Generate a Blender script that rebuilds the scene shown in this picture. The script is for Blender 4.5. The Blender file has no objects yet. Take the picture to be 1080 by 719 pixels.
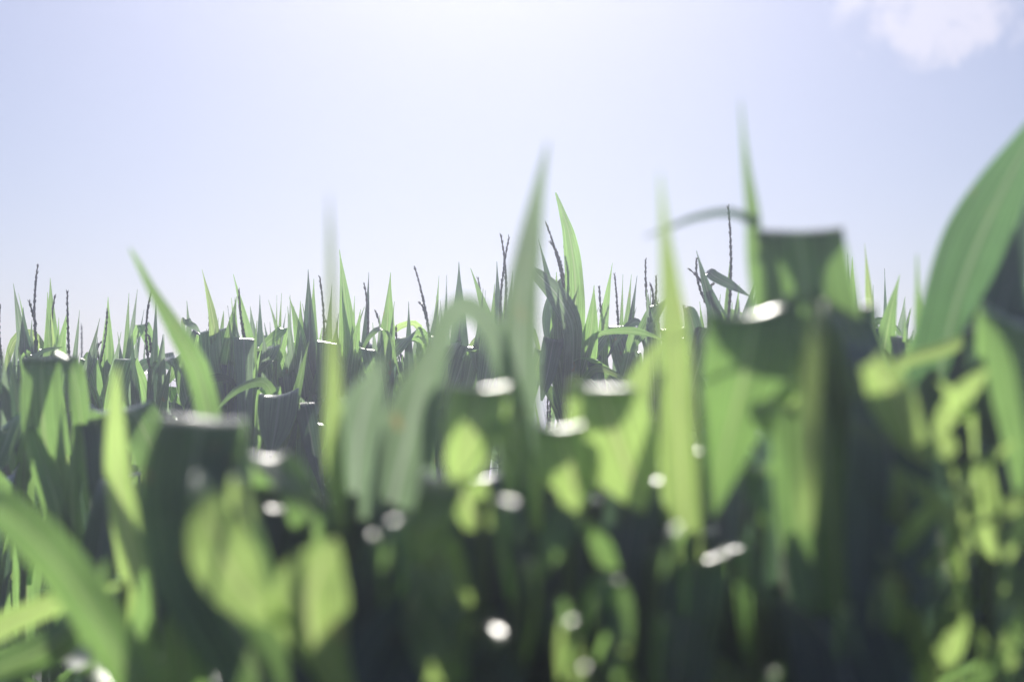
# A backlit maize field seen from the height of its tassels, with a shallow depth of field.
import bpy, math, random
from mathutils import Vector, Matrix

R = math.radians
scene = bpy.context.scene
COL = scene.collection

# ------------------------------------------------------------------ camera frame (photo pixels, 1080 x 719)
FX = 1500.0                      # focal length in photo pixels (50 mm on 36 mm)
CAM = Vector((0.0, 0.0, 1.78))
PITCH = math.atan((450 - 359.5) / FX)
RIGHT = Vector((1, 0, 0))
UP = Vector((0, -math.sin(PITCH), math.cos(PITCH)))
FWD = Vector((0, math.cos(PITCH), math.sin(PITCH)))


def at(px, py, d):
    return CAM + RIGHT * ((px - 540) / FX * d) + UP * (-(py - 359.5) / FX * d) + FWD * d


# ------------------------------------------------------------------ materials
def new_mat(name):
    m = bpy.data.materials.new(name)
    m.use_nodes = True
    nt = m.node_tree
    nt.nodes.clear()
    return m, nt, nt.nodes, nt.links


def leaf_material(name, refl, trans, tip=0.0):
    m, nt, N, L = new_mat(name)
    out = N.new('ShaderNodeOutputMaterial')
    uv = N.new('ShaderNodeUVMap'); uv.uv_map = 'UVMap'
    sep = N.new('ShaderNodeSeparateXYZ'); L.new(uv.outputs['UV'], sep.inputs[0])
    oi = N.new('ShaderNodeObjectInfo')
    # fine parallel veins: noise stretched along the blade
    mp = N.new('ShaderNodeMapping'); mp.inputs['Scale'].default_value = (34, 1.3, 1)
    L.new(uv.outputs['UV'], mp.inputs['Vector'])
    vec = N.new('ShaderNodeVectorMath'); vec.operation = 'ADD'
    L.new(mp.outputs[0], vec.inputs[0])
    rv = N.new('ShaderNodeCombineXYZ')
    mul = N.new('ShaderNodeMath'); mul.operation = 'MULTIPLY'; mul.inputs[1].default_value = 91.7
    L.new(oi.outputs['Random'], mul.inputs[0]); L.new(mul.outputs[0], rv.inputs[2]); L.new(rv.outputs[0], vec.inputs[1])
    veins = N.new('ShaderNodeTexNoise'); veins.inputs['Scale'].default_value = 1.0; veins.inputs['Detail'].default_value = 2
    L.new(vec.outputs[0], veins.inputs['Vector'])
    vr = N.new('ShaderNodeMapRange'); vr.inputs['From Min'].default_value = 0.3; vr.inputs['From Max'].default_value = 0.7
    vr.inputs['To Min'].default_value = 0.5; vr.inputs['To Max'].default_value = 1.4
    L.new(veins.outputs['Fac'], vr.inputs['Value'])
    # blotches
    blot = N.new('ShaderNodeTexNoise'); blot.inputs['Scale'].default_value = 9; blot.inputs['Detail'].default_value = 3
    geo = N.new('ShaderNodeTexCoord'); L.new(geo.outputs['Object'], blot.inputs['Vector'])
    br = N.new('ShaderNodeMapRange'); br.inputs['From Min'].default_value = 0.3; br.inputs['From Max'].default_value = 0.7
    br.inputs['To Min'].default_value = 0.8; br.inputs['To Max'].default_value = 1.18
    L.new(blot.outputs['Fac'], br.inputs['Value'])
    fac = N.new('ShaderNodeMath'); fac.operation = 'MULTIPLY'
    L.new(vr.outputs[0], fac.inputs[0]); L.new(br.outputs[0], fac.inputs[1])
    # per leaf brightness
    pr = N.new('ShaderNodeMapRange'); pr.inputs['To Min'].default_value = 0.78; pr.inputs['To Max'].default_value = 1.2
    L.new(oi.outputs['Random'], pr.inputs['Value'])
    fac2 = N.new('ShaderNodeMath'); fac2.operation = 'MULTIPLY'
    L.new(fac.outputs[0], fac2.inputs[0]); L.new(pr.outputs[0], fac2.inputs[1])
    # midrib: pale line at u = 0.5
    d = N.new('ShaderNodeMath'); d.operation = 'SUBTRACT'; d.inputs[1].default_value = 0.5
    L.new(sep.outputs['X'], d.inputs[0])
    ab = N.new('ShaderNodeMath'); ab.operation = 'ABSOLUTE'; L.new(d.outputs[0], ab.inputs[0])
    rib = N.new('ShaderNodeMapRange'); rib.inputs['From Min'].default_value = 0.018; rib.inputs['From Max'].default_value = 0.045
    rib.inputs['To Min'].default_value = 1; rib.inputs['To Max'].default_value = 0
    L.new(ab.outputs[0], rib.inputs['Value'])

    # thin pale margin
    mg = N.new('ShaderNodeMapRange'); mg.inputs['From Min'].default_value = 0.475; mg.inputs['From Max'].default_value = 0.5
    mg.inputs['To Min'].default_value = 1.0; mg.inputs['To Max'].default_value = 1.7
    L.new(ab.outputs[0], mg.inputs['Value'])
    fac3 = N.new('ShaderNodeMath'); fac3.operation = 'MULTIPLY'
    L.new(fac2.outputs[0], fac3.inputs[0]); L.new(mg.outputs[0], fac3.inputs[1])
    fac2 = fac3
    # dry brown flecks
    fk = N.new('ShaderNodeTexNoise'); fk.inputs['Scale'].default_value = 38; fk.inputs['Detail'].default_value = 4
    sc3 = N.new('ShaderNodeVectorMath'); sc3.operation = 'MULTIPLY'; sc3.inputs[1].default_value = (1, 1, 0.35)
    L.new(geo.outputs['Object'], sc3.inputs[0]); L.new(sc3.outputs[0], fk.inputs['Vector'])
    fkr = N.new('ShaderNodeMapRange'); fkr.inputs['From Min'].default_value = 0.68; fkr.inputs['From Max'].default_value = 0.76
    L.new(fk.outputs['Fac'], fkr.inputs['Value'])

    def col(base, ribcol):
        v = N.new('ShaderNodeVectorMath'); v.operation = 'SCALE'
        v.inputs[0].default_value = base
        L.new(fac2.outputs[0], v.inputs['Scale'])
        mx = N.new('ShaderNodeMix'); mx.data_type = 'RGBA'
        L.new(rib.outputs[0], mx.inputs['Factor'])
        L.new(v.outputs[0], mx.inputs[6]); mx.inputs[7].default_value = (*ribcol, 1)
        mf = N.new('ShaderNodeMix'); mf.data_type = 'RGBA'
        L.new(fkr.outputs[0], mf.inputs['Factor']); L.new(mx.outputs[2], mf.inputs[6])
        g_ = sum(base) / 3
        mf.inputs[7].default_value = (g_ * 1.3, g_ * 1.0, g_ * 0.45, 1)
        return mf.outputs[2]

    bump = N.new('ShaderNodeBump'); bump.inputs['Strength'].default_value = 0.25; bump.inputs['Distance'].default_value = 0.002
    L.new(veins.outputs['Fac'], bump.inputs['Height'])
    pb = N.new('ShaderNodeBsdfPrincipled')
    L.new(col(refl, (refl[0] * 2.2, refl[1] * 2.0, refl[2] * 1.9)), pb.inputs['Base Color'])
    pb.inputs['Roughness'].default_value = 0.27
    pb.inputs['IOR'].default_value = 1.45
    L.new(bump.outputs[0], pb.inputs['Normal'])
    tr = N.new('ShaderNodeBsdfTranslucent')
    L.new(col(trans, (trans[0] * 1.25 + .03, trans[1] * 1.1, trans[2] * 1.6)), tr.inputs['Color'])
    add = N.new('ShaderNodeAddShader')
    L.new(pb.outputs[0], add.inputs[0]); L.new(tr.outputs[0], add.inputs[1])
    L.new(add.outputs[0], out.inputs['Surface'])
    return m


LEAF = leaf_material('corn_leaf_green', (0.042, 0.058, 0.056), (0.185, 0.320, 0.085))
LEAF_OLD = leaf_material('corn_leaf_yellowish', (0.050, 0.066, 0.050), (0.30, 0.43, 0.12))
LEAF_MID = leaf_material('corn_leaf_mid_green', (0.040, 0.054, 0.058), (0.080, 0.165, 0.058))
LEAF_VEIL = leaf_material('corn_leaf_veil_pale', (0.050, 0.064, 0.066), (0.170, 0.250, 0.135))  # the lens veil's pale bluish wash put into the leaf colour
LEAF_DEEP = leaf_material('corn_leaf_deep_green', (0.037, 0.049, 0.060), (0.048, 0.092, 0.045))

m, nt, N, L = new_mat('corn_stalk')
out = N.new('ShaderNodeOutputMaterial'); pb = N.new('ShaderNodeBsdfPrincipled')
no = N.new('ShaderNodeTexNoise'); no.inputs['Scale'].default_value = 25
cr = N.new('ShaderNodeValToRGB')
cr.color_ramp.elements[0].color = (0.06, 0.11, 0.03, 1); cr.color_ramp.elements[1].color = (0.12, 0.18, 0.06, 1)
L.new(no.outputs['Fac'], cr.inputs[0]); L.new(cr.outputs[0], pb.inputs['Base Color'])
pb.inputs['Roughness'].default_value = 0.45
L.new(pb.outputs[0], out.inputs[0])
STALK = m

m, nt, N, L = new_mat('corn_tassel')
out = N.new('ShaderNodeOutputMaterial'); pb = N.new('ShaderNodeBsdfPrincipled')
no = N.new('ShaderNodeTexNoise'); no.inputs['Scale'].default_value = 160
cr = N.new('ShaderNodeValToRGB')
cr.color_ramp.elements[0].position = 0.35; cr.color_ramp.elements[1].position = 0.7
cr.color_ramp.elements[0].color = (0.05, 0.035, 0.045, 1); cr.color_ramp.elements[1].color = (0.16, 0.14, 0.08, 1)
L.new(no.outputs['Fac'], cr.inputs[0]); L.new(cr.outputs[0], pb.inputs['Base Color'])
pb.inputs['Roughness'].default_value = 0.4
L.new(pb.outputs[0], out.inputs[0])
TASSEL = m

m, nt, N, L = new_mat('field_soil')
out = N.new('ShaderNodeOutputMaterial'); pb = N.new('ShaderNodeBsdfPrincipled')
no = N.new('ShaderNodeTexNoise'); no.inputs['Scale'].default_value = 6; no.inputs['Detail'].default_value = 8
tc = N.new('ShaderNodeTexCoord'); L.new(tc.outputs['Object'], no.inputs['Vector'])
cr = N.new('ShaderNodeValToRGB')
cr.color_ramp.elements[0].color = (0.05, 0.035, 0.022, 1); cr.color_ramp.elements[1].color = (0.17, 0.125, 0.085, 1)
L.new(no.outputs['Fac'], cr.inputs[0]); L.new(cr.outputs[0], pb.inputs['Base Color'])
bp = N.new('ShaderNodeBump'); bp.inputs['Distance'].default_value = 0.05; L.new(no.outputs['Fac'], bp.inputs['Height'])
L.new(bp.outputs[0], pb.inputs['Normal']); pb.inputs['Roughness'].default_value = 0.9
L.new(pb.outputs[0], out.inputs[0])
SOIL = m


# ------------------------------------------------------------------ mesh helpers
def mesh_obj(name, verts, faces, mat, parent=None, uvs=None):
    me = bpy.data.meshes.new(name)
    me.from_pydata([tuple(v) for v in verts], [], faces)
    if uvs is not None:
        ul = me.uv_layers.new(name='UVMap')
        for lp in me.loops:
            ul.data[lp.index].uv = uvs[lp.vertex_index]
    me.polygons.foreach_set('use_smooth', [True] * len(me.polygons))
    me.materials.append(mat)
    me.update()
    o = bpy.data.objects.new(name, me)
    COL.objects.link(o)
    if parent is not None:
        o.parent = parent
    return o


def catmull(P, n):
    """n samples through the control tuples P (any dimension)."""
    k = len(P)
    seg = [0.0]
    for i in range(1, k):
        seg.append(seg[-1] + max(1e-4, math.dist(P[i][:3], P[i - 1][:3])))
    tot = seg[-1]
    res = []
    for j in range(n):
        u = tot * j / (n - 1)
        i = 0
        while i < k - 2 and seg[i + 1] < u:
            i += 1
        t = (u - seg[i]) / (seg[i + 1] - seg[i])
        t = min(1, max(0, t))
        p1, p2 = P[i], P[i + 1]
        h = seg[i + 1] - seg[i]
        def tang(a):
            if a == 0:
                return [(P[1][c] - P[0][c]) / (seg[1] - seg[0]) for c in range(len(p1))]
            if a == k - 1:
                return [(P[a][c] - P[a - 1][c]) / (seg[a] - seg[a - 1]) for c in range(len(p1))]
            return [(P[a + 1][c] - P[a - 1][c]) / (seg[a + 1] - seg[a - 1]) for c in range(len(p1))]
        m1, m2 = tang(i), tang(i + 1)
        t2, t3 = t * t, t * t * t
        res.append([(2 * t3 - 3 * t2 + 1) * p1[c] + (t3 - 2 * t2 + t) * h * m1[c]
                    + (-2 * t3 + 3 * t2) * p2[c] + (t3 - t2) * h * m2[c] for c in range(len(p1))])
    return res


def leaf_mesh(name, C, W, wid, rng, mat, parent, origin, fold=0.3, ripple=1.0):
    """A maize blade: centre points C, across vectors W, widths wid; a channel along the midrib and rippled edges."""
    n = len(C)
    S = (-1, -0.6, -0.25, 0, 0.25, 0.6, 1)
    verts, uvs, faces = [], [], []
    ph1, ph2 = rng.uniform(0, 6.28), rng.uniform(0, 6.28)
    f1, f2 = rng.uniform(22, 38), rng.uniform(22, 38)
    run = 0.0
    for i in range(n):
        T = (C[min(n - 1, i + 1)] - C[max(0, i - 1)])
        if T.length < 1e-9:
            T = Vector((0, 0, 1))
        T.normalize()
        w = W[i] - T * W[i].dot(T)
        if w.length < 1e-6:
            w = T.orthogonal()
        w.normalize()
        nrm = T.cross(w)
        if i:
            run += (C[i] - C[i - 1]).length
        v = i / (n - 1)
        hw = wid[i] / 2
        fo = fold * (1 - 0.6 * v)
        amp = 0.11 * ripple * hw * math.sin(math.pi * min(1, v * 1.05)) ** 0.5 if v < 0.95 else 0
        for s in S:
            a = abs(s)
            rp = amp * a * a * (math.sin(run * f1 + ph1) if s > 0 else math.sin(run * f2 + ph2)) * 1.6
            p = C[i] + w * (s * hw * (1 - 0.12 * fo * a)) + nrm * (fo * hw * (a ** 1.4) + rp)
            verts.append(p - origin)
            uvs.append((0.5 + 0.5 * s, run * 6))
    k = len(S)
    for i in range(n - 1):
        for j in range(k - 1):
            a = i * k + j
            faces.append((a, a + 1, a + 1 + k, a + k))
    return mesh_obj(name, verts, faces, mat, parent, uvs)


def tube(verts, faces, pts, rads, sides=7):
    base = len(verts)
    n = len(pts)
    for i in range(n):
        T = (pts[min(n - 1, i + 1)] - pts[max(0, i - 1)]).normalized()
        A = T.orthogonal().normalized() if abs(T.z) < 0.95 else (Vector((1, 0, 0)) - T * T.x).normalized()
        B = T.cross(A)
        for s in range(sides):
            an = 2 * math.pi * s / sides
            verts.append(pts[i] + (A * math.cos(an) + B * math.sin(an)) * rads[i])
    for i in range(n - 1):
        for s in range(sides):
            s2 = (s + 1) % sides
            faces.append((base + i * sides + s, base + i * sides + s2, base + (i + 1) * sides + s2, base + (i + 1) * sides + s))
    faces.append(tuple(base + (n - 1) * sides + s for s in range(sides)))


def stalk_obj(parent, base, top, rng):
    """jointed stalk in local coordinates"""
    verts, faces = [], []
    pts, rads = [], []
    L_ = (top - base).length
    nn = max(4, int(L_ / 0.17))
    for i in range(nn):
        t0 = i / nn
        for dt, g in ((0.0, 1.28), (0.04, 1.25), (0.1, 1.0), (0.9, 0.94), (0.97, 1.2)):
            t = t0 + dt / nn
            pts.append(base.lerp(top, t)); rads.append((0.0135 - 0.0085 * t) * g)
    pts.append(top); rads.append(0.0035)
    tube(verts, faces, pts, rads, 8)
    return mesh_obj('stalk', verts, faces, STALK, parent)


def spike(verts, faces, pts, rng, r=0.0030, bead=0.0062):
    """a tassel branch: thin axis with pairs of plump spikelets"""
    n = len(pts)
    tube(verts, faces, pts, [r * (1 - 0.6 * i / (n - 1)) for i in range(n)], 5)
    tot = sum((pts[i + 1] - pts[i]).length for i in range(n - 1))
    m_ = int(tot / 0.0048)
    for jj in range(4, 2 * m_):
        j = jj // 2
        u = min(1.0, (j + rng.uniform(-.45, .45)) / m_) * (n - 1)
        i = min(n - 2, int(u)); f = u - i
        p = pts[i].lerp(pts[i + 1], f)
        T = (pts[i + 1] - pts[i]).normalized()
        A = (Vector((0.94, 0.34, 0)) - T * T.dot(Vector((0.94, 0.34, 0)))).normalized(); B = T.cross(A)
        an = (jj % 2) * math.pi + (j % 3) * 1.05 + rng.uniform(-.5, .5)      # opposite pairs, crosswise
        side = A * math.cos(an) + B * math.sin(an)
        ax = (T + side * rng.uniform(0.06, 0.24)).normalized()
        c = p + side * r * 0.6 * (1 - .55 * j / m_)
        ln = bead * rng.uniform(1.3, 1.9); rd = bead * rng.uniform(0.24, 0.42) * (1 - .5 * j / m_)
        X = ax.orthogonal().normalized(); Y = ax.cross(X)
        b = len(verts)
        verts.append(c)
        for q, rr in ((0.3, 0.9), (0.62, 1.0)):
            for s in range(5):
                a2 = 6.2832 * s / 5
                verts.append(c + ax * (ln * q) + (X * math.cos(a2) + Y * math.sin(a2)) * rd * rr)
        verts.append(c + ax * ln)
        for s in range(5):
            s2 = (s + 1) % 5
            faces.append((b, b + 1 + s2, b + 1 + s))
            faces.append((b + 1 + s, b + 1 + s2, b + 6 + s2, b + 6 + s))
            faces.append((b + 6 + s, b + 6 + s2, b + 11))


def curve_pts(a, b, bow, n=10):
    out = []
    for i in range(n):
        t = i / (n - 1)
        out.append(a.lerp(b, t) + bow * (4 * t * (1 - t)))
    return out


# ------------------------------------------------------------------ labels
def tag(o, label, group):
    o['label'] = label
    o['category'] = 'corn plant'
    if group:
        o['group'] = group


def plant_root(x, y, label, group):
    o = bpy.data.objects.new('corn_plant', None)
    o.empty_display_size = 0.2
    COL.objects.link(o)
    o.location = (x, y, 0)
    tag(o, label, group)
    return o


# ------------------------------------------------------------------ traced leaves
NEAR = []
LIT = []        # points the sun should reach
SPARE = []      # filler leaves that may give way to let it


class Plant:
    """A maize plant standing at the pixel column px, depth d; its leaves are given by points they pass through."""

    def __init__(self, px, d, top_py, label, group, seed=0):
        self.rng = random.Random(seed * 977 + int(px * 7 + d * 131))
        top = at(px, top_py, d)
        self.px, self.d, self.top_py = px, d, top_py
        lean = self.rng.uniform(-0.03, 0.03)
        self.o = plant_root(top.x + lean, top.y + self.rng.uniform(-.03, .03), label, group)
        self.origin = Vector(self.o.location)
        stalk_obj(self.o, Vector((0, 0, -0.02)), top - self.origin, self.rng)
        self.top = top
        NEAR.append(self)

    def node(self, py):
        """point on the stalk at image height py"""
        z = at(self.px, py, self.d).z
        t = max(0.0, min(1.0, z / self.top.z))
        return self.origin.lerp(self.top, t)

    def leaf(self, pts, ang=None, tilt=0, mat=None, fold=0.3, n=64, ripple=1.0, start=None, lit=False, spare=False):
        """pts: (px, py, depth, width_px); ang: screen angle of the across direction (None: square to the run); tilt turns it in depth"""
        P = []
        k = len(pts)
        for i, (px, py, d, w) in enumerate(pts):
            if ang is None:
                a, b = pts[max(0, i - 1)], pts[min(k - 1, i + 1)]
                tx, ty = b[0] - a[0], -(b[1] - a[1])
                aa = math.atan2(-tx, ty)          # rotate the run by -90 degrees -> across
                if i and abs(aa - P[-1][4]) > math.pi / 2:
                    while aa - P[-1][4] > math.pi / 2: aa -= math.pi
                    while aa - P[-1][4] < -math.pi / 2: aa += math.pi
            else:
                aa = R(ang[i] if isinstance(ang, (list, tuple)) else ang)
            ti = R(tilt[i] if isinstance(tilt, (list, tuple)) else tilt)
            c = at(px, py, d)
            P.append((c.x, c.y, c.z, w / FX * d, aa, ti))
        if start is not None:                      # root the blade on the stalk
            s = self.node(start)
            P.insert(0, (s.x, s.y, s.z, 0.022, P[0][4], P[0][5]))
        Q = catmull(P, n)
        C = [Vector(q[:3]) for q in Q]
        wid = [max(0.0012, q[3]) for q in Q]
        W = [(RIGHT * math.cos(q[4]) + UP * math.sin(q[4])) * math.cos(q[5]) + FWD * math.sin(q[5]) for q in Q]
        o = leaf_mesh('leaf', C, W, wid, self.rng, mat or LEAF, self.o, self.origin, fold, ripple)
        if lit:
            lo, hi = (0.35, 0.8) if lit is True else lit
            for t in (0, .25, .5, .75, 1):
                i = int((lo + (hi - lo) * t) * (n - 1))
                for s in (-.3, 0, .3):
                    LIT.append((C[i] + W[i] * (wid[i] * s), o))
        if spare:
            SPARE.append(o)
        return o

    def blade(self, tip, length=230, lean=0.0, w=26, dd=0.0, tilt=0, mat=None, bow=0.0, fold=0.35):
        """an upright blade: from the stalk up to the tip (pixels)"""
        tx, ty = tip
        by = ty + length
        bx = self.px
        d0 = self.d
        pts = []
        for s, wf in ((0.0, 0.55), (0.2, 0.9), (0.42, 1.0), (0.65, 0.68), (0.82, 0.34), (0.93, 0.11), (1.0, 0.02)):
            x = bx + (tx - bx) * (s ** 1.25) + bow * math.sin(math.pi * s)
            y = by + (ty - by) * s
            pts.append((x, y, d0 + dd * s, w * wf))
        return self.leaf(pts, ang=0, tilt=tilt, mat=mat, fold=fold, n=22)

    def bent(self, crest, end, w=30, ang=0, dd=-0.12, rise=60, mat=None, fold=0.07, tip_w=0.1, tilt=0, mid=None):
        """a blade that climbs from the stalk, folds over at the crest and hangs to its end"""
        cx, cy = crest
        ex, ey = end
        d = self.d
        sx = self.px
        g = 1.0 if d > 2 else 2.6
        side = self.rng.choice((-1, 1)) * w * self.rng.uniform(0.25, 0.6)
        wa = self.rng.uniform(0.3, 0.6)            # the rising part is rolled and narrower
        pts = [(sx, cy + rise, d, w * 0.5 * wa), (sx + (cx - sx) * 0.6 + side, cy + rise * 0.4, d - 0.1 * dd, w * wa),
               (cx - (ex - cx) * 0.1 + side * .25, cy + 4 * g, d + dd * 0.12, w * (.4 + .55 * wa)), (cx, cy, d + dd * 0.3, w * .9),
               (cx + (ex - cx) * 0.12, cy + 4 * g, d + dd * 0.5, w)]
        if mid:
            pts += [(mx, my, d + dd * (0.5 + 0.5 * (i + 1) / (len(mid) + 1)), mw) for i, (mx, my, mw) in enumerate(mid)]
        else:
            pts.append((cx + (ex - cx) * 0.5, cy + (ey - cy) * 0.5, d + dd * 0.8, w * 0.85))
        pts.append((ex, ey, d + dd, w * tip_w))
        return self.leaf(pts, ang=ang, tilt=tilt, mat=mat, fold=fold, n=34)

    def tassel(self, tips, length=120, bow=0.0):
        """tips: list of pixel points the branches reach; the first is the central spike"""
        verts, faces = [], []
        root = self.top - self.origin
        for i, (tx, ty) in enumerate(tips):
            e = at(tx, ty, self.d + self.rng.uniform(-.03, .03)) - self.origin
            st = root if i == 0 else root.lerp(at(tips[0][0], tips[0][1], self.d) - self.origin, 0.12 + 0.08 * i)
            spike(verts, faces, curve_pts(st, e, Vector((self.rng.uniform(-.012, .012), 0, 0.004 * i)), 12), self.rng)
        return mesh_obj('tassel', verts, faces, TASSEL, self.o)

    def skirt(self, y0, y1, count, w=28, reach=80, mats=None):
        """ordinary arching leaves lower on the stalk (between image heights y0 and y1)"""
        rng = self.rng
        phi = rng.uniform(0, 6.28)
        for i in range(count):
            py = y0 + (y1 - y0) * i / max(1, count - 1)
            phi += math.pi + rng.uniform(-0.5, 0.5)
            if self.d < 2:             # near plants: keep the ordinary leaves low, under the traced ones
                s = self.node(py + 60 / self.d)
                SPARE.append(free_leaf(self.o, s - self.origin, phi, rng.uniform(0.4, 0.55), rng.uniform(42, 62), rng.uniform(105, 150),
                          rng.uniform(0.045, 0.065), rng, rng.choice((LEAF, LEAF_DEEP, LEAF_DEEP)), sharp=0.9))
                continue
            s = self.node(py + 70)
            free_leaf(self.o, s - self.origin, phi, rng.uniform(0.42, 0.62), rng.uniform(18, 34), rng.uniform(110, 168),
                      rng.uniform(0.05, 0.07), rng, rng.choice(mats or (LEAF, LEAF, LEAF_DEEP)), sharp=rng.uniform(0.8, 1.6))


def free_leaf(parent, start, phi, length, th0, th1, wmax, rng, mat, sharp=None, n=20, wob=.5):
    """a blade from `start` (local) towards azimuth phi; its angle from the vertical runs from th0 to th1 degrees"""
    C, W, wid = [], [], []
    p = Vector(start)
    sharp = sharp if sharp is not None else rng.uniform(1.2, 3.0)
    tw = rng.uniform(-wob, wob)
    dphi = rng.uniform(-wob, wob)
    for i in range(n):
        s = i / (n - 1)
        th = R(th0 + (th1 - th0) * (s ** sharp))
        f = phi + dphi * s
        d = Vector((math.cos(f) * math.sin(th), math.sin(f) * math.sin(th), math.cos(th)))
        C.append(p.copy())
        acr = Vector((-math.sin(f), math.cos(f), 0))
        nrm = d.cross(acr)
        a = tw * s * 1.6
        W.append(acr * math.cos(a) + nrm * math.sin(a))
        wid.append(max(0.001, wmax * min(1, 0.5 + 2.2 * s) * (max(0, 1 - s) ** 0.72) * 1.12))
        p = p + d * (length / (n - 1))
    return leaf_mesh('leaf', C, W, wid, rng, mat, parent, Vector((0, 0, 0)), 0.32, 1.0)


# ------------------------------------------------------------------ generic plants, copied through the rows
def make_generic(seed, tass=True):
    rng = random.Random(seed)
    root = plant_root(0, 0, 'corn plant', None)
    H = 1.68 + rng.uniform(-.05, .05)
    top = Vector((rng.uniform(-.03, .03), rng.uniform(-.03, .03), H))
    stalk_obj(root, Vector((0, 0, -0.02)), top, rng)
    phi = rng.uniform(0, 6.28)
    nl = 10
    for i in range(nl):
        t = i / (nl - 1)
        z = 0.62 + (H - 0.66) * t
        phi += math.pi + rng.uniform(-0.55, 0.55)
        st = Vector((top.x * z / H, top.y * z / H, z))
        mat = rng.choice((LEAF, LEAF, LEAF_DEEP, LEAF_OLD))
        if t > 0.7:       # erect top leaves
            free_leaf(root, st, phi, rng.uniform(0.3, 0.42), rng.uniform(3, 10), rng.uniform(4, 22), rng.uniform(0.03, 0.05), rng, mat, wob=.2)
        elif t > 0.35 and rng.random() < 0.6:
            free_leaf(root, st, phi, rng.uniform(0.45, 0.6), rng.uniform(5, 14), rng.uniform(10, 34), rng.uniform(0.045, 0.065), rng, mat, wob=.3)
        else:
            free_leaf(root, st, phi, rng.uniform(0.5, 0.7), rng.uniform(14, 30), rng.uniform(120, 175), rng.uniform(0.06, 0.08), rng, mat, sharp=rng.uniform(.8, 1.8))
    if tass:
        verts, faces = [], []
        e = top + Vector((rng.uniform(-.03, .03), rng.uniform(-.03, .03), rng.uniform(0.26, 0.36)))
        spike(verts, faces, curve_pts(top, e, Vector((rng.uniform(-.01, .01), 0, 0))), rng)
        for k in range(rng.choice((0, 1, 2, 4))):
            st = top.lerp(e, 0.2 + 0.06 * k)
            a = rng.uniform(0, 6.28)
            ln = rng.uniform(0.1, 0.16)
            sp = rng.uniform(0.25, 0.7)
            spike(verts, faces, curve_pts(st, st + Vector((math.cos(a) * ln * sp, math.sin(a) * ln * sp, ln)), Vector((0, 0, 0.008)), 8), rng)
        mesh_obj('tassel', verts, faces, TASSEL, root)
    return root


def copy_plant(src, x, y, rz, sc, label, group):
    r = src.copy(); COL.objects.link(r)
    r.location = (x, y, 0); r.rotation_euler = (0, 0, rz); r.scale = (sc, sc, sc)
    tag(r, label, group)
    for ch in src.children:
        c = ch.copy(); COL.objects.link(c); c.parent = r
    return r
# ------------------------------------------------------------------ light and haze settings
GROUND = 40.0
SUN_E, SUN_A, SUN_S = 36.0, -1.5, 5.0
SKY_S, DUST, TINT = 0.068, 0.9, (0.945, 0.915, 1.03)
CLOUD = (10.6, 10.9, 11.4)
HAZE, HAZE_G, HAZE_C = 0.052, 0.84, (0.78, 0.82, 1.0)
FSTOP, EXPO = 2.5, 0.12


# ------------------------------------------------------------------ sharp plants in the focused rows
G1 = 'corn plants in the focused rows'


def sharp(px, d, top_py, label, tassel=None, blades=(), bents=(), skirt=5, seed=1):
    p = Plant(px, d, top_py, label, G1, seed)
    if tassel:
        p.tassel(tassel)
    rng = p.rng
    for b in blades:
        b = dict(b)
        tip = b.pop('tip')
        b.setdefault('tilt', rng.choice((-1, 1)) * rng.uniform(5, 40))
        b.setdefault('mat', rng.choice((LEAF, LEAF, LEAF_VEIL, LEAF_DEEP)))
        b.setdefault('dd', rng.uniform(-.06, .06))
        p.blade(tip, **b)
    for b in bents:
        b = dict(b)
        crest, end = b.pop('crest'), b.pop('end')
        b.setdefault('ang', rng.uniform(-16, 16))
        b.setdefault('mat', rng.choice((LEAF, LEAF, LEAF_VEIL, LEAF_DEEP)))
        p.bent(crest, end, **b)
    hi = min([b['tip'][1] for b in blades] + [t[1] for t in tassel or ()] + [330])
    for k in range(7):                      # younger blades wrapped round the others
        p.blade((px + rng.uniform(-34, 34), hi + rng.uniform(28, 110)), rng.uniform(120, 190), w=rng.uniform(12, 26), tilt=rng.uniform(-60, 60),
                mat=rng.choice((LEAF, LEAF, LEAF_VEIL, LEAF_VEIL, LEAF_DEEP)), dd=rng.uniform(-.12, .12), bow=rng.uniform(-9, 9))
    for k in range(3):                      # arching ones a little lower
        sg = rng.choice((-1, 1))
        cx = px + sg * rng.uniform(6, 28)
        cy = max(hi + 70, 345) + rng.uniform(0, 70)
        p.bent((cx, cy), (cx + sg * rng.uniform(4, 30), cy + rng.uniform(45, 110)), w=rng.uniform(12, 26), ang=rng.uniform(-30, 30), dd=rng.uniform(-.16, .05),
               tilt=rng.uniform(-30, 30), rise=rng.uniform(40, 80), mat=rng.choice((LEAF, LEAF, LEAF_DEEP)))
    for k in range(1):                      # arches seen from the side
        sg = rng.choice((-1, 1))
        cx = px + sg * rng.uniform(14, 30)
        cy = max(hi + 45, 325) + rng.uniform(0, 85)
        e = rng.uniform(22, 52)
        w_ = rng.uniform(9, 17)
        p.leaf([(px, cy + rng.uniform(60, 90), d, 8), (px + (cx - px) * .45, cy + 20, d, w_), (cx, cy, d - .03, w_), (cx + sg * e * .55, cy + rng.uniform(4, 14), d - .05, w_ * .8),
                (cx + sg * e, cy + rng.uniform(28, 70), d - .07, 1.5)], tilt=rng.choice((-1, 1)) * rng.uniform(15, 65), mat=rng.choice((LEAF, LEAF, LEAF_OLD, LEAF_DEEP)), n=24)
    if skirt:
        p.skirt(top_py + 60, top_py + 420, skirt)
    return p


def B(x, y, length=190, w=20, **k):
    return dict(tip=(x, y), length=length, w=w, **k)


def K(cx, cy, ex, ey, w=28, **k):
    return dict(crest=(cx, cy), end=(ex, ey), w=w, **k)


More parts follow.
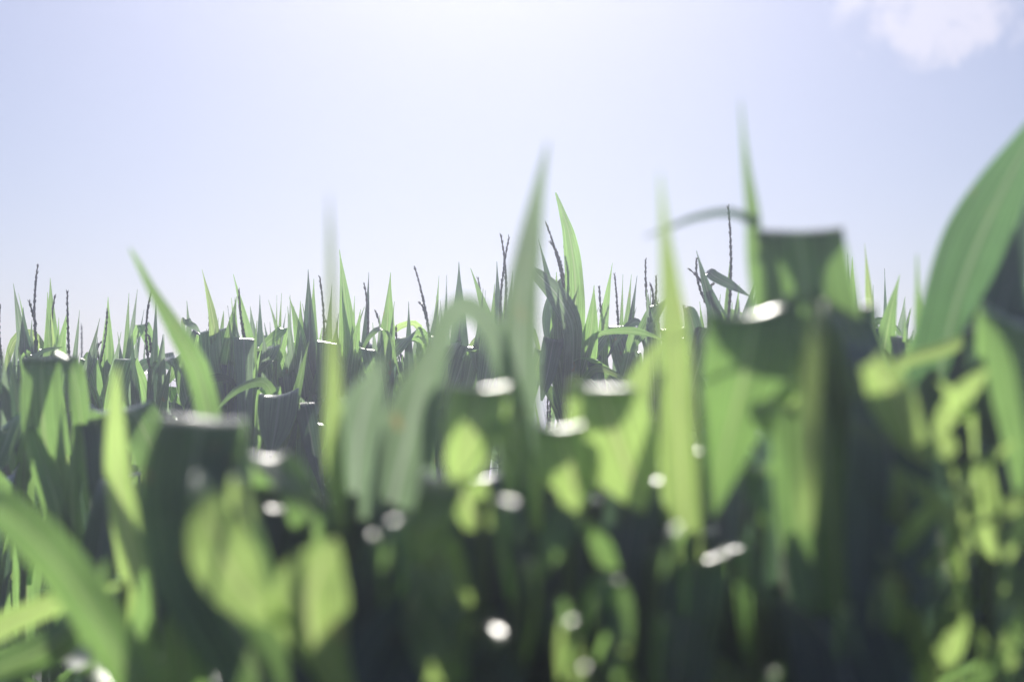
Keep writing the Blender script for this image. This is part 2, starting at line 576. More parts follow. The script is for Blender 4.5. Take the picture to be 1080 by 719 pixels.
sharp(6, 3.3, 400, 'corn plant at the left edge with a dark upright tassel and a long level leaf', [(0, 322)],
      [B(20, 345, 120, 12)], [K(28, 373, 66, 366, 10, rise=20, dd=.05, ang=70, tilt=50)])
sharp(38, 3.5, 358, 'corn plant with the tallest dark tassel of the far left and a side branch', [(40, 279), (31, 318)],
      [B(14, 299, 150, 15, bow=-2), B(39, 350, 140, 12)])
sharp(57, 3.6, 370, 'corn plant ending in a cluster of pointed leaves right of the tall left tassel', [(58, 312)],
      [B(53, 293, 190, 22, tilt=20), B(50, 308, 180, 20), B(62, 335, 170, 17)])
sharp(74, 3.4, 392, 'corn plant with one thick beaded tassel and a short leaning leaf behind it', [(71, 307)],
      [B(84, 327, 130, 10, tilt=50)], [K(88, 376, 110, 392, 14, rise=40, dd=.1, ang=60)])
sharp(103, 3.5, 392, 'corn plant with a tassel leaning right beside a straight one, left side', [(113, 327), (108, 360)],
      [B(114, 313, 190, 24, bow=4, tilt=15)])
sharp(128, 3.7, 400, 'corn plant crowding two narrow blades close under the blurred curved leaf tip', None,
      [B(136, 309, 180, 13), B(145, 305, 170, 12), B(152, 326, 160, 14)], [K(150, 342, 172, 388, 14, dd=-.05)])
sharp(158, 3.4, 388, 'corn plant with a beaded tassel crossed by the blurred curved leaf', [(160, 306), (155, 352)],
      [B(165, 311, 170, 14), B(172, 352, 150, 22, mat=LEAF_DEEP)], [K(177, 372, 182, 386, 12, rise=30)])
sharp(207, 3.5, 420, 'corn plant with one narrow purple tipped blade beside the bright sky gap', None,
      [B(197, 317, 160, 16)], [K(196, 336, 212, 352, 9, rise=50, dd=-.03)])
sharp(230, 3.3, 395, 'corn plant with a leaning dark spike left of the flat folded leaf', None,
      [B(213, 284, 130, 14, bow=4, tilt=45, mat=LEAF_OLD)],
      [K(216, 352, 206, 395, 16, dd=.05)])
sq = Plant(236, 3.4, 420, 'corn plant whose broad veined leaf folds over beside the bright sky gap', G1, 9)
sq.leaf([(240, 450, 3.4, 9), (238, 385, 3.38, 10), (232, 354, 3.34, 20), (230, 347, 3.31, 36), (231, 351, 3.28, 40), (234, 388, 3.27, 36), (240, 428, 3.26, 22), (244, 456, 3.26, 3)], ang=4, fold=.06, lit=(.6, .9))
sq.leaf([(236, 470, 3.4, 14), (220, 400, 3.42, 24), (218, 362, 3.42, 20), (212, 352, 3.4, 18), (204, 372, 3.38, 14), (198, 410, 3.37, 3)], ang=-8, mat=LEAF_DEEP)
sq.skirt(480, 800, 4)
sharp(258, 3.25, 358, 'corn plant with a dark narrow leaf folded flat under a purple tassel', [(252, 306)],
      [B(240, 322, 170, 9), B(244, 314, 180, 11)],
      [K(257, 356, 259, 450, 21, dd=-.14, rise=90, fold=.05, tip_w=.6)])
sharp(274, 3.6, 400, 'corn plant whose long blade hooks its thin tip left over the purple tassel', None,
      [B(246, 289, 210, 20, bow=6, tilt=15), B(274, 311, 190, 18)])
sharp(290, 3.4, 380, 'corn plant with an arched leaf catching light right of the flat dark leaf', None,
      [B(292, 311, 170, 8), B(297, 309, 170, 9)], [K(284, 366, 268, 396, 26, dd=-.1), K(299, 346, 270, 372, 12, dd=-.05, rise=50)])
sharp(306, 3.8, 390, 'corn plant with thin needle like tips bunched left of the twin broad blades', None,
      [B(306, 311, 160, 8), B(283, 316, 120, 10, bow=3)], [K(312, 360, 318, 420, 20)])
sharp(328, 3.4, 385, 'corn plant with twin broad erect blades left of the pale out of focus strip', None,
      [B(325, 284, 200, 22, tilt=10), B(331, 294, 190, 18), B(317, 372, 120, 30, mat=LEAF_DEEP)])
sharp(341, 3.5, 372, 'corn plant with a speckled dark tassel hugging the pale out of focus strip', [(337, 292), (343, 338)],
      [B(350, 301, 180, 14)])
sharp(370, 3.3, 400, 'corn plant with one tall smooth sword like blade right of the pale strip', None,
      [B(358, 263, 200, 23, tilt=12, bow=3), B(374, 312, 150, 10)])
sharp(384, 3.5, 385, 'corn plant with a dark blade and beaded tassel overlapping in one column', [(384, 299)],
      [B(389, 287, 190, 16, tilt=50, mat=LEAF_DEEP)], [K(372, 392, 366, 430, 22)])
sharp(402, 3.4, 390, 'corn plant with a broad upright leaf leaning right behind the blurred twig', [(396, 328)],
      [B(412, 287, 190, 26, tilt=-15), B(416, 318, 160, 12), B(393, 340, 140, 16)])
sharp(432, 3.5, 390, 'corn plant sending a long diagonal leaf down to the left from its crown', [(418, 344)],
      [B(431, 318, 150, 13)], [K(436, 352, 378, 410, 24, ang=35, dd=-.1, rise=40, fold=.15)])
sharp(452, 3.6, 350, 'corn plant with a leaning tassel and short side branch left of the pale arch', [(437, 281), (442, 319)],
      [B(463, 291, 180, 13)])
sharp(470, 3.9, 360, 'corn plant behind the pale arching leaf with faint twin tips', None, [B(471, 290, 190, 10), B(460, 312, 170, 10)])
sharp(485, 3.5, 390, 'corn plant with one clean spear shaped blade above the pale arch', None, [B(484, 276, 200, 25, tilt=5)],
      [K(478, 362, 455, 400, 22, ang=20, dd=-.12), K(495, 365, 470, 430, 24, dd=-.1)])
sharp(507, 3.8, 380, 'corn plant with two thread thin tips between pale arch and central blade', [(504, 293)], [B(512, 306, 170, 7)],
      [K(498, 372, 520, 400, 14)])
sharp(529, 3.4, 380, 'corn plant with a stalky thin twig crossing beside the central pale blade', [(537, 250), (528, 247)],
      [B(524, 276, 200, 19, tilt=10), B(534, 290, 180, 10)])
big = sharp(600, 3.2, 345, 'tallest sharp corn plant with a huge curled leaf behind the central pale blade', [(576, 235), (595, 262), (581, 256)],
            [B(568, 252, 160, 14), B(612, 330, 150, 20, bow=5), B(626, 345, 120, 12)], [K(612, 398, 650, 440, 18, dd=-.15)])
big.leaf([(607, 420, 3.2, 24), (606, 350, 3.2, 26), (607, 300, 3.18, 25), (601, 250, 3.16, 15), (592, 220, 3.15, 7), (586, 203, 3.15, 2)], tilt=25)
big.leaf([(600, 430, 3.2, 20), (604, 380, 3.16, 20), (603, 342, 3.12, 24), (588, 312, 3.1, 22), (570, 292, 3.1, 16), (562, 284, 3.12, 8)],
         mat=LEAF_VEIL, tilt=20, fold=.15)
big.leaf([(596, 400, 3.25, 22), (586, 340, 3.3, 28), (592, 310, 3.3, 24), (602, 290, 3.3, 10)], mat=LEAF_DEEP, tilt=10)
sharp(637, 3.5, 385, 'corn plant with paired beaded tassels under a blade curving right', [(632, 302), (641, 307)],
      [B(646, 277, 170, 16, bow=-5, tilt=20)], [K(657, 343, 660, 410, 32, dd=-.12, rise=50, fold=.1), K(640, 352, 604, 400, 20, ang=30, dd=-.1)])
sharp(652, 3.6, 380, 'corn plant with a fine upright tassel between several parallel narrow blades', [(648, 289)],
      [B(657, 289, 190, 9), B(666, 289, 190, 14), B(672, 291, 180, 13)])
sharp(690, 3.4, 360, 'corn plant with a dark bushy top and pale bent tip left of the green blade', [(681, 274), (692, 292), (686, 300)],
      [B(692, 305, 170, 18, mat=LEAF_DEEP), B(684, 310, 180, 16)], [K(698, 318, 664, 372, 18, ang=30, dd=-.1, rise=60), K(706, 345, 715, 400, 22)])
sharp(768, 3.0, 335, 'corn plant with the single tallest beaded tassel, right of centre against the sky', [(768, 218)],
      [B(780, 300, 120, 10)], [K(748, 287, 790, 312, 12, rise=50, dd=-.06, ang=50)])
sharp(748, 3.2, 325, 'corn plant with tassel branches spreading left below the tallest beaded tassel', [(735, 272), (727, 284), (752, 300)],
      [B(760, 310, 130, 12), B(738, 318, 120, 12)])
sharp(900, 3.2, 400, 'corn plant with two close needle tips just right of the large shaded leaf', None,
      [B(894, 267, 180, 10), B(899, 271, 190, 20), B(916, 320, 120, 8)])
sharp(934, 2.6, 420, 'corn plant with a dark purple tipped blade leaning left in the right hand sky gap', None,
      [B(912, 257, 180, 18, tilt=35, bow=-3, mat=LEAF_OLD), B(943, 322, 120, 14)])
sharp(936, 3.6, 400, 'corn plant with a straight slim spike behind the dark purple tipped blade', None, [B(933, 283, 170, 8), B(960, 325, 140, 16), B(944, 335, 120, 8)])
sharp(1076, 3.1, 400, 'corn plant at the right edge with several sharp glossy leaves', None,
      [B(1078, 268, 180, 16), B(1068, 300, 160, 18), B(1072, 340, 120, 12)], [K(1074, 318, 1090, 400, 20), K(1066, 330, 1058, 420, 14)])
# lower down in the clear gap at the left: nearer plants, slightly soft
sl = sharp(28, 2.4, 470, 'corn plant low at the far left with two arching leaves touching the frame edge', None,
           [B(30, 480, 200, 30)], [K(20, 436, -18, 520, 40, ang=40, dd=-.15), K(12, 500, -20, 560, 34, ang=40, dd=-.15)], seed=3)
sl2 = sharp(300, 3.0, 430, 'corn plant with a dark triangular folded leaf below the flat dark leaf', None,
            [B(318, 420, 160, 26)], [K(296, 416, 286, 480, 44, dd=-.15, rise=60, fold=.1), K(330, 445, 322, 520, 30, dd=-.1)], seed=3)

# ------------------------------------------------------------------ soft plants between the near row and the focused rows
G2 = 'soft corn plants at middle distance'
p = Plant(58, 2.0, 470, 'soft corn plant at left whose broad sunlit leaf hangs from a white lit bend', G2, 5)
p.leaf([(70, 480, 2.2, 10), (60, 410, 2.12, 12), (53, 382, 2.02, 20), (46, 377, 2.0, 38), (44, 386, 1.985, 42), (46, 450, 1.98, 42), (58, 520, 1.98, 36), (70, 590, 2.0, 6)],
       ang=-6, fold=.1, lit=(.5, .9))
p.leaf([(80, 520, 2.1, 14), (84, 440, 2.05, 22), (80, 392, 2.0, 20), (68, 375, 1.95, 20), (78, 395, 1.93, 18), (88, 470, 1.93, 16), (92, 540, 1.95, 3)], ang=-25)
p.leaf([(100, 700, 2.0, 14), (82, 600, 1.95, 22), (76, 520, 1.93, 18), (80, 460, 1.93, 4)], ang=0)
p.leaf([(60, 700, 2.0, 14), (70, 620, 1.95, 24), (62, 540, 1.93, 24), (40, 470, 1.95, 16), (30, 440, 2, 3)], ang=0, tilt=20)
p.skirt(560, 800, 5)
p = Plant(120, 1.9, 520, 'soft corn plant whose leaf bends right at a bright crest beside the large dark leaf', G2, 6)
p.leaf([(112, 540, 2.1, 20), (112, 470, 2.05, 34), (116, 440, 1.98, 40), (128, 431, 1.9, 46), (142, 437, 1.87, 46), (158, 470, 1.85, 40), (166, 520, 1.85, 22), (168, 560, 1.86, 3)],
       ang=[20, 15, 10, 8, 0, -25, -50, -70], fold=.15)
p.leaf([(95, 560, 2.1, 20), (96, 480, 2.05, 30), (98, 442, 1.95, 34), (104, 455, 1.92, 32), (108, 520, 1.9, 26), (110, 590, 1.9, 4)], ang=4, mat=LEAF_DEEP)
p.skirt(600, 800, 4)
p = Plant(196, 1.6, 470, 'corn plant with a single long soft leaf curving up to a tip at left', G2, 7)
p.leaf([(226, 520, 1.65, 22), (222, 450, 1.63, 27), (208, 390, 1.62, 25), (184, 345, 1.6, 18), (160, 305, 1.58, 10), (146, 278, 1.57, 6), (137, 262, 1.56, 2)], tilt=20, start=560)
p.skirt(640, 800, 3)
p = Plant(930, 1.75, 420, 'corn plant with small soft leaves in the dip left of the large right hand blade', G2, 8)
p.leaf([(945, 470, 1.75, 26), (936, 420, 1.75, 26), (925, 370, 1.72, 20), (914, 330, 1.7, 6)], tilt=20, start=500)
p.leaf([(985, 480, 1.75, 20), (978, 420, 1.74, 24), (971, 350, 1.72, 14), (968, 300, 1.71, 5), (967, 268, 1.7, 1.5)], ang=0, tilt=20)
p.leaf([(958, 440, 1.7, 20), (955, 410, 1.68, 26), (960, 378, 1.66, 14), (966, 350, 1.66, 4)], ang=0)
p.skirt(560, 800, 4)

# ------------------------------------------------------------------ near plants, far out of focus
G3 = 'blurred corn plants in the nearest row'

# left foreground
p = Plant(200, 1.3, 480, 'blurred corn plant with a wide dark hanging leaf under the long white crest at left', G3, 11)
p.leaf([(232, 520, 1.36, 40), (226, 470, 1.24, 60), (218, 447, 1.168, 80), (215, 440, 1.15, 84), (212, 448, 1.128, 88), (204, 500, 1.09, 108), (214, 570, 1.04, 126), (246, 650, .99, 110), (290, 760, .95, 40)],
       ang=[-8, -8, -10, -9, -7, 0, 12, 22, 25], fold=.07, ripple=.9)
p.leaf([(262, 560, 1.3, 40), (268, 496, 1.18, 44), (272, 485, 1.162, 48), (280, 482, 1.15, 50), (302, 500, 1.138, 54), (325, 540, 1.12, 48), (340, 590, 1.12, 8)],
       ang=[-5, -8, -8, -10, -30, -45, -55], fold=.15)
p.leaf([(208, 496, .97, 5), (215, 526, .93, 30), (230, 572, .91, 66), (250, 612, .905, 62), (274, 640, .9, 34), (298, 654, .9, 12), (318, 660, .9, 3)], ang=[20, 15, 12, 25, 45, 55, 60], fold=.2, lit=(.25, .75), mat=LEAF_OLD)
p.skirt(700, 900, 4)
p = Plant(330, 1.2, 560, 'blurred corn plant with a broad lit leaf panel low at left of centre', G3, 12)
p.leaf([(372, 780, .95, 26), (350, 710, .92, 40), (330, 668, .905, 72), (326, 636, .9, 84), (334, 606, .9, 70), (346, 584, .9, 34), (354, 568, .9, 3)], ang=[10, 10, 12, 15, 18, 20, 20], fold=.15, lit=(.3, .85), mat=LEAF_OLD)
p.leaf([(330, 560, 1.24, 40), (318, 545, 1.18, 60), (325, 560, 1.16, 90), (330, 640, 1.12, 130), (330, 780, 1.08, 130)], ang=0, fold=.1, mat=LEAF_DEEP, spare=True)
p.skirt(740, 900, 3)
p = Plant(130, 1.35, 610, 'blurred corn plant with an upright yellow green blade at the left', G3, 13)
p.leaf([(150, 700, 1.35, 22), (148, 640, 1.35, 32), (136, 570, 1.34, 33), (124, 500, 1.33, 28), (122, 450, 1.32, 20), (122, 410, 1.31, 10), (124, 385, 1.3, 2)], ang=0, tilt=10, mat=LEAF_OLD, lit=(.2, .8))
p.leaf([(120, 760, 1.3, 22), (140, 700, 1.28, 30), (150, 640, 1.27, 18), (152, 600, 1.27, 3)], ang=0, mat=LEAF)
p.skirt(760, 900, 3)
p = Plant(170, 1.15, 720, 'blurred corn plant at lower left with two bright pointed blades', G3, 14)
p.leaf([(190, 800, 1.15, 40), (196, 735, 1.14, 56), (192, 690, 1.13, 50), (186, 655, 1.12, 28), (184, 630, 1.12, 3)], ang=0, fold=.3, lit=True)
p.leaf([(140, 800, 1.15, 24), (150, 735, 1.14, 34), (155, 690, 1.13, 22), (160, 650, 1.12, 3)], ang=0)
p.skirt(760, 900, 2)
p = Plant(-60, 1.2, 620, 'blurred corn plant in the lower left corner with a long arching glossy leaf', G3, 15)
p.leaf([(-60, 570, 1.1, 30), (-12, 535, 1.06, 42), (30, 560, 1.04, 50), (75, 612, 1.03, 52), (116, 676, 1.02, 50), (150, 750, 1.02, 36)], tilt=-12, fold=.5, lit=(.3, .9))
p.leaf([(-60, 700, 1.3, 30), (-10, 668, 1.28, 34), (40, 644, 1.26, 28), (85, 628, 1.24, 18), (128, 616, 1.22, 4)], tilt=25, fold=.3, mat=LEAF_OLD)
p.leaf([(-60, 730, 1.2, 34), (0, 705, 1.18, 44), (60, 675, 1.16, 44), (100, 630, 1.15, 22), (112, 590, 1.15, 4)], tilt=-20, fold=.4)
p.skirt(780, 900, 2)

# centre
p = Plant(372, 1.15, 520, 'blurred corn plant with the thin pale strip rising high left of centre', G3, 16)
p.leaf([(362, 560, 1.15, 20), (353, 480, 1.14, 22), (352, 400, 1.13, 17), (351, 320, 1.12, 11), (349, 250, 1.11, 9), (347, 205, 1.1, 3)], ang=0, tilt=[15, 15, 20, 45, 65, 75], mat=LEAF_OLD)
p.leaf([(372, 620, 1.2, 30), (374, 540, 1.19, 46), (376, 480, 1.17, 56), (384, 430, 1.15, 46), (396, 395, 1.14, 20), (404, 375, 1.14, 3)], ang=0, fold=.2, lit=True, mat=LEAF_VEIL)
p.leaf([(398, 640, 1.2, 40), (412, 540, 1.15, 62), (428, 470, 1.12, 66), (444, 410, 1.09, 50), (460, 365, 1.07, 22), (474, 335, 1.05, 3)], tilt=-20, mat=LEAF_VEIL)
p.skirt(700, 900, 4)
p = Plant(545, 1.2, 540, 'blurred corn plant with the tall pale central blade and an arching leaf', G3, 17)
p.leaf([(552, 600, 1.2, 36), (548, 500, 1.2, 48), (547, 400, 1.19, 44), (550, 320, 1.18, 36), (558, 260, 1.17, 27), (568, 200, 1.16, 13), (578, 150, 1.15, 2)], ang=0, tilt=-10, mat=LEAF_VEIL, fold=.15)
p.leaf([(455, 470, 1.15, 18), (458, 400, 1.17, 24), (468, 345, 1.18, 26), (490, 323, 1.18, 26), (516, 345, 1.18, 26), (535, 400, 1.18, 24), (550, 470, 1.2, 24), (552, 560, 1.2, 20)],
       tilt=10, fold=.2, mat=LEAF_VEIL)
p.skirt(700, 900, 4)
p = Plant(508, 1.08, 520, 'blurred corn plant in the middle whose square leaf hangs from a level white crest', G3, 18)
p.leaf([(540, 540, 1.2, 14), (532, 460, 1.13, 14), (522, 420, 1.095, 16), (511, 408, 1.085, 56), (507, 413, 1.067, 64), (500, 446, 1.061, 64), (490, 484, 1.061, 44), (481, 522, 1.061, 5)],
       ang=[0, 0, 0, 0, 0, -4, -12, -15], fold=.05, ripple=.6, mat=LEAF_OLD, lit=(.72, .9))
p.leaf([(560, 520, 1.1, 24), (540, 460, 1.06, 30), (524, 455, 1.04, 24), (506, 480, 1.03, 18), (486, 505, 1.03, 12), (470, 520, 1.03, 3)], ang=[60, 50, 45, 40, 38, 38], tilt=50)
p.leaf([(505, 560, 1.1, 30), (486, 515, 1.06, 54), (472, 505, 1.03, 56), (464, 520, .99, 50), (450, 560, .98, 40), (440, 600, 1.0, 4)], ang=[-5, -5, -5, 10, 30, 35], fold=.2, lit=(.6, .9), mat=LEAF_OLD)
p.leaf([(490, 640, 1.05, 20), (468, 580, 1.02, 36), (452, 585, 1.0, 44), (462, 620, .96, 56), (482, 660, .95, 36), (492, 690, .98, 4)], ang=[10, 15, 30, 45, 45, 50], fold=.25, lit=(.3, .85), mat=LEAF_OLD)
p.leaf([(450, 600, 1.05, 12), (448, 650, .97, 44), (464, 690, .95, 52), (480, 740, .97, 30)], ang=25, fold=.2, lit=True, mat=LEAF_OLD)
p.skirt(740, 900, 4)
p = Plant(600, 1.1, 560, 'blurred corn plant right of the middle with a lime leaf under two white glints', G3, 19)
p.leaf([(566, 560, 1.18, 12), (568, 490, 1.13, 12), (574, 460, 1.095, 16), (586, 450, 1.085, 44), (590, 456, 1.067, 56), (600, 488, 1.061, 70), (606, 515, 1.061, 44), (598, 545, 1.061, 5)], ang=[-3, -3, -3, -3, -3, 0, 8, 10], fold=.2, lit=(.65, .92), mat=LEAF_OLD)
p.leaf([(640, 600, 1.1, 30), (622, 560, 1.06, 34), (604, 538, 1.03, 36), (596, 545, 1.01, 34), (582, 575, 1.0, 30), (570, 610, 1.0, 4)], ang=[-30, -30, -35, -30, 10, 20], fold=.2, lit=(.3, .8))
p.leaf([(600, 700, 1.1, 24), (622, 640, 1.05, 24), (640, 612, 1.03, 26), (652, 640, 1.02, 30), (654, 690, 1.01, 20), (650, 720, 1.01, 4)], ang=[10, 10, -20, -30, -5, 0], lit=(.4, .9))
p.skirt(720, 900, 4)
p = Plant(640, 1.2, 520, 'blurred corn plant with a broad pale leaf on a curved bright crest', G3, 20)
p.leaf([(600, 540, 1.25, 16), (604, 450, 1.18, 14), (616, 420, 1.145, 18), (631, 408, 1.135, 60), (635, 413, 1.117, 74), (646, 450, 1.111, 88), (662, 495, 1.111, 72), (678, 540, 1.111, 5)],
       ang=[3, 3, 3, 3, 3, 8, 18, 20], fold=.05, lit=(.6, .92), mat=LEAF_OLD)
p.leaf([(655, 520, 1.25, 30), (662, 450, 1.22, 40), (672, 410, 1.2, 30), (684, 380, 1.18, 14), (694, 360, 1.17, 3)], ang=[0, 0, -20, -25, -25], mat=LEAF_OLD, lit=True)
p.leaf([(690, 640, 1.2, 40), (670, 560, 1.12, 70), (672, 540, 1.09, 90), (676, 600, 1.06, 120), (680, 760, 1.02, 130)], ang=0, mat=LEAF_DEEP, fold=.1, spare=True)
p.skirt(720, 900, 4)

# right of centre
p = Plant(730, 1.15, 560, 'blurred corn plant with an upright bright green blade tapering high right of centre', G3, 21)
p.leaf([(728, 600, 1.15, 30), (720, 520, 1.15, 42), (716, 440, 1.14, 44), (712, 360, 1.13, 36), (707, 300, 1.12, 22), (701, 240, 1.11, 10), (696, 182, 1.1, 2)], ang=0, tilt=10, fold=.3, lit=(.1, .8), mat=LEAF_OLD)
p.skirt(720, 900, 4)
p = Plant(800, 1.1, 500, 'blurred corn plant with a slanting white crest over a long pale hanging leaf', G3, 22)
p.leaf([(870, 500, 1.24, 20), (856, 400, 1.17, 30), (840, 345, 1.125, 36), (800, 330, 1.1, 94), (795, 338, 1.080, 98), (784, 400, 1.074, 90), (766, 470, 1.074, 54), (750, 545, 1.074, 6)],
       ang=[10, 11, 12, 12, 12, 4, -5, -8], fold=.06, ripple=.7, lit=(.66, .95))
p.leaf([(866, 318, .98, 8), (859, 360, .94, 18), (853, 440, .90, 22), (850, 510, .86, 20), (848, 560, .85, 13)], ang=0, tilt=15, fold=.3, lit=(.3, 1), mat=LEAF_OLD)
p.leaf([(840, 420, 1.12, 40), (832, 430, 1.06, 40), (812, 420, 1.04, 34), (806, 440, 1.02, 30), (812, 460, 1.02, 6)], ang=30, mat=LEAF_OLD, lit=True)
p.leaf([(812, 500, 1.1, 20), (800, 492, 1.05, 26), (796, 510, 1.03, 24), (806, 540, 1.02, 14), (812, 556, 1.02, 2)], ang=[0, 10, 30, 30, 30], lit=True)
p.skirt(720, 900, 4)
p = Plant(850, 1.2, 360, 'large blurred corn plant with a flat topped shaded leaf and a tall thin spike', G3, 23)
p.leaf([(800, 330, 1.3, 12), (798, 270, 1.3, 22), (795, 225, 1.29, 20), (789, 185, 1.28, 12), (785, 150, 1.27, 6), (781, 105, 1.26, 1.5)], ang=0, tilt=25)
p.leaf([(800, 235, 1.28, 12), (770, 224, 1.28, 9), (735, 229, 1.28, 7), (705, 240, 1.28, 4), (680, 250, 1.28, 1.5)], ang=None, tilt=12, mat=LEAF_DEEP)
p.leaf([(850, 460, 1.36, 20), (842, 330, 1.29, 24), (840, 258, 1.255, 36), (842, 243, 1.24, 88), (843, 252, 1.222, 92), (850, 310, 1.21, 104), (866, 400, 1.18, 120), (880, 560, 1.13, 120), (890, 740, 1.1, 60)],
       ang=[-2, -2, 0, 1, 1, 0, -10, -15, -10], fold=.05, ripple=.5, lit=(.5, .62))
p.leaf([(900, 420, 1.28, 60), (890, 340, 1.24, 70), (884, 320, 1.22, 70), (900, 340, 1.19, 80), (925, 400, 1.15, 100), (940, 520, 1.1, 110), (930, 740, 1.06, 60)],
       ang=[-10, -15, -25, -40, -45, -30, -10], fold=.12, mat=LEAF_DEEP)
p.leaf([(850, 640, 1.36, 40), (846, 480, 1.34, 80), (846, 390, 1.33, 90), (850, 330, 1.32, 60), (852, 296, 1.32, 5)], ang=0, mat=LEAF_DEEP)  # added out of view to shade the flat topped leaf's hanging part
p.leaf([(850, 700, 1.3, 40), (858, 580, 1.28, 90), (868, 480, 1.27, 100), (880, 400, 1.26, 60), (886, 350, 1.26, 5)], ang=-10, mat=LEAF_DEEP)  # second hidden leaf added for shade, lower down
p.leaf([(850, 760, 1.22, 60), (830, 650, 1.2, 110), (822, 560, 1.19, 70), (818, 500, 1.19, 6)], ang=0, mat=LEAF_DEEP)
p.skirt(800, 900, 3)
p = Plant(960, 1.4, 470, 'large blurred corn plant with a broad dark green blade leaning out at top right', G3, 24)
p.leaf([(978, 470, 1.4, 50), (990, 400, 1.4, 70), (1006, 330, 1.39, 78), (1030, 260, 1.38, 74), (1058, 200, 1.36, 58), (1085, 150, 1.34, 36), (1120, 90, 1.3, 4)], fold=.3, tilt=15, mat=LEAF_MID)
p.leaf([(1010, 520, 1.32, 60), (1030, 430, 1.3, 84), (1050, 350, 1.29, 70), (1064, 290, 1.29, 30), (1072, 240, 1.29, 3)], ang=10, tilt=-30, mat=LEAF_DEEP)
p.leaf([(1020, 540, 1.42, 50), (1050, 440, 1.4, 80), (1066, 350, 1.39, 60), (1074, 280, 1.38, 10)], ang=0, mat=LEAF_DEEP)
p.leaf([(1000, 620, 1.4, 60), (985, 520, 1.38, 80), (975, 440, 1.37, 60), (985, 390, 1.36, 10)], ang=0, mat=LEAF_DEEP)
p.leaf([(1052, 480, 1.52, 30), (1050, 400, 1.51, 50), (1056, 320, 1.5, 52), (1068, 250, 1.5, 36), (1086, 190, 1.5, 4)], fold=.2, mat=LEAF_DEEP)  # added behind the broad blade to shade its lower right
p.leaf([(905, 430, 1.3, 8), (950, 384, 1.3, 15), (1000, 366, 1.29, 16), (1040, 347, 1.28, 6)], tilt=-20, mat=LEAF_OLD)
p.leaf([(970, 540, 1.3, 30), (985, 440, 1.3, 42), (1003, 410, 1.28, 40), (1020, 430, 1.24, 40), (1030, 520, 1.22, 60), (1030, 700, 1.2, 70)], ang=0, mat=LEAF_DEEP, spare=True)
p.skirt(700, 900, 5)
p = Plant(1040, 1.25, 520, 'blurred corn plant in the dark lower right corner flecked with sunlit leaf patches', G3, 25)
for q in ([(920, 380, 28), (945, 420, 52), (962, 460, 34), (980, 490, 5)], [(1040, 390, 6), (1022, 410, 22), (1000, 440, 26), (985, 470, 5)],
          [(944, 490, 4), (950, 530, 22), (946, 575, 26), (942, 600, 4)], [(1000, 520, 4), (975, 545, 18), (955, 570, 18), (945, 590, 3)],
          [(1042, 485, 4), (1044, 520, 20), (1040, 560, 26), (1050, 590, 4)], [(965, 640, 6), (972, 680, 24), (982, 720, 24), (985, 760, 5)],
          [(1015, 620, 4), (1008, 655, 26), (1000, 690, 26), (990, 710, 4)], [(1030, 660, 4), (1042, 700, 18), (1044, 760, 10)],
          [(1085, 530, 20), (1060, 536, 20), (1040, 545, 3)]):
    dd = p.rng.uniform(0.98, 1.12)
    p.leaf([(x, y, dd + .02 * i, w) for i, (x, y, w) in enumerate(q)], tilt=p.rng.uniform(-25, 25), mat=LEAF_OLD, lit=(.25, .85))
pr_ = random.Random(21)
for k in range(12):                      # short sunlit ends of leaves, seen between darker ones
    x, y = pr_.uniform(930, 1072), pr_.uniform(415, 700)
    ln_, w_, an_ = pr_.uniform(30, 70), pr_.uniform(13, 26), pr_.uniform(-.9, .9)
    dx, dy = math.sin(an_) * ln_, math.cos(an_) * ln_
    d_ = pr_.uniform(.97, 1.1)
    p.leaf([(x + (1040 - x) * .5, y + 90, 1.2, 5), (x - dx * .3, y + dy * .7, d_ + .03, 6), (x, y + dy * .25, d_, w_), (x + dx * .4, y - dy * .2, d_ - .01, w_ * .8), (x + dx, y - dy * .7, d_ - .01, 1.5)],
           tilt=pr_.uniform(-25, 25), mat=LEAF_OLD, lit=(.5, .85), n=30)
for cx, cy, bx in ((1000, 560, 990), (1060, 470, 1075), (1030, 620, 1040), (950, 600, 940)):
    p.leaf([(cx, cy + 80, 1.3, 60), (cx, cy + 15, 1.24, 70), (cx, cy, 1.18, 74), (bx, cy + 60, 1.15, 90), (bx, cy + 260, 1.12, 60)], ang=p.rng.uniform(-20, 20), mat=LEAF_DEEP, spare=True)
p.skirt(760, 900, 4)
# the dark undergrowth of the nearest row
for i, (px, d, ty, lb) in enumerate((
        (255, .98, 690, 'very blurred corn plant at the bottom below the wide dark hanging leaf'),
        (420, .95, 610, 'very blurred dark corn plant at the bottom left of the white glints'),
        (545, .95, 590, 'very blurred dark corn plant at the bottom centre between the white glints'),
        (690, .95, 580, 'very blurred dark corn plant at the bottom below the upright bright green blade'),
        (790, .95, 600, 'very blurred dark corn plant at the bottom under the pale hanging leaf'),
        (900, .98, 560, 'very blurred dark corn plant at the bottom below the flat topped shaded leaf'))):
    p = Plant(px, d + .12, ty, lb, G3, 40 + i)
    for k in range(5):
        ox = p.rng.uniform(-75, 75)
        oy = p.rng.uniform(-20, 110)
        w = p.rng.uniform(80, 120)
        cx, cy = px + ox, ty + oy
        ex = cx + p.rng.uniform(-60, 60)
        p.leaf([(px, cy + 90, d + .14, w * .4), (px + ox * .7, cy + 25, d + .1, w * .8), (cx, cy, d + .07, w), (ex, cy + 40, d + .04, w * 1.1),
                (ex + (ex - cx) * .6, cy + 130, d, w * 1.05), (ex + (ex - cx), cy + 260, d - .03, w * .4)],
               ang=p.rng.uniform(-40, 40), tilt=p.rng.uniform(-35, 35), mat=LEAF_DEEP, fold=.2, spare=True)

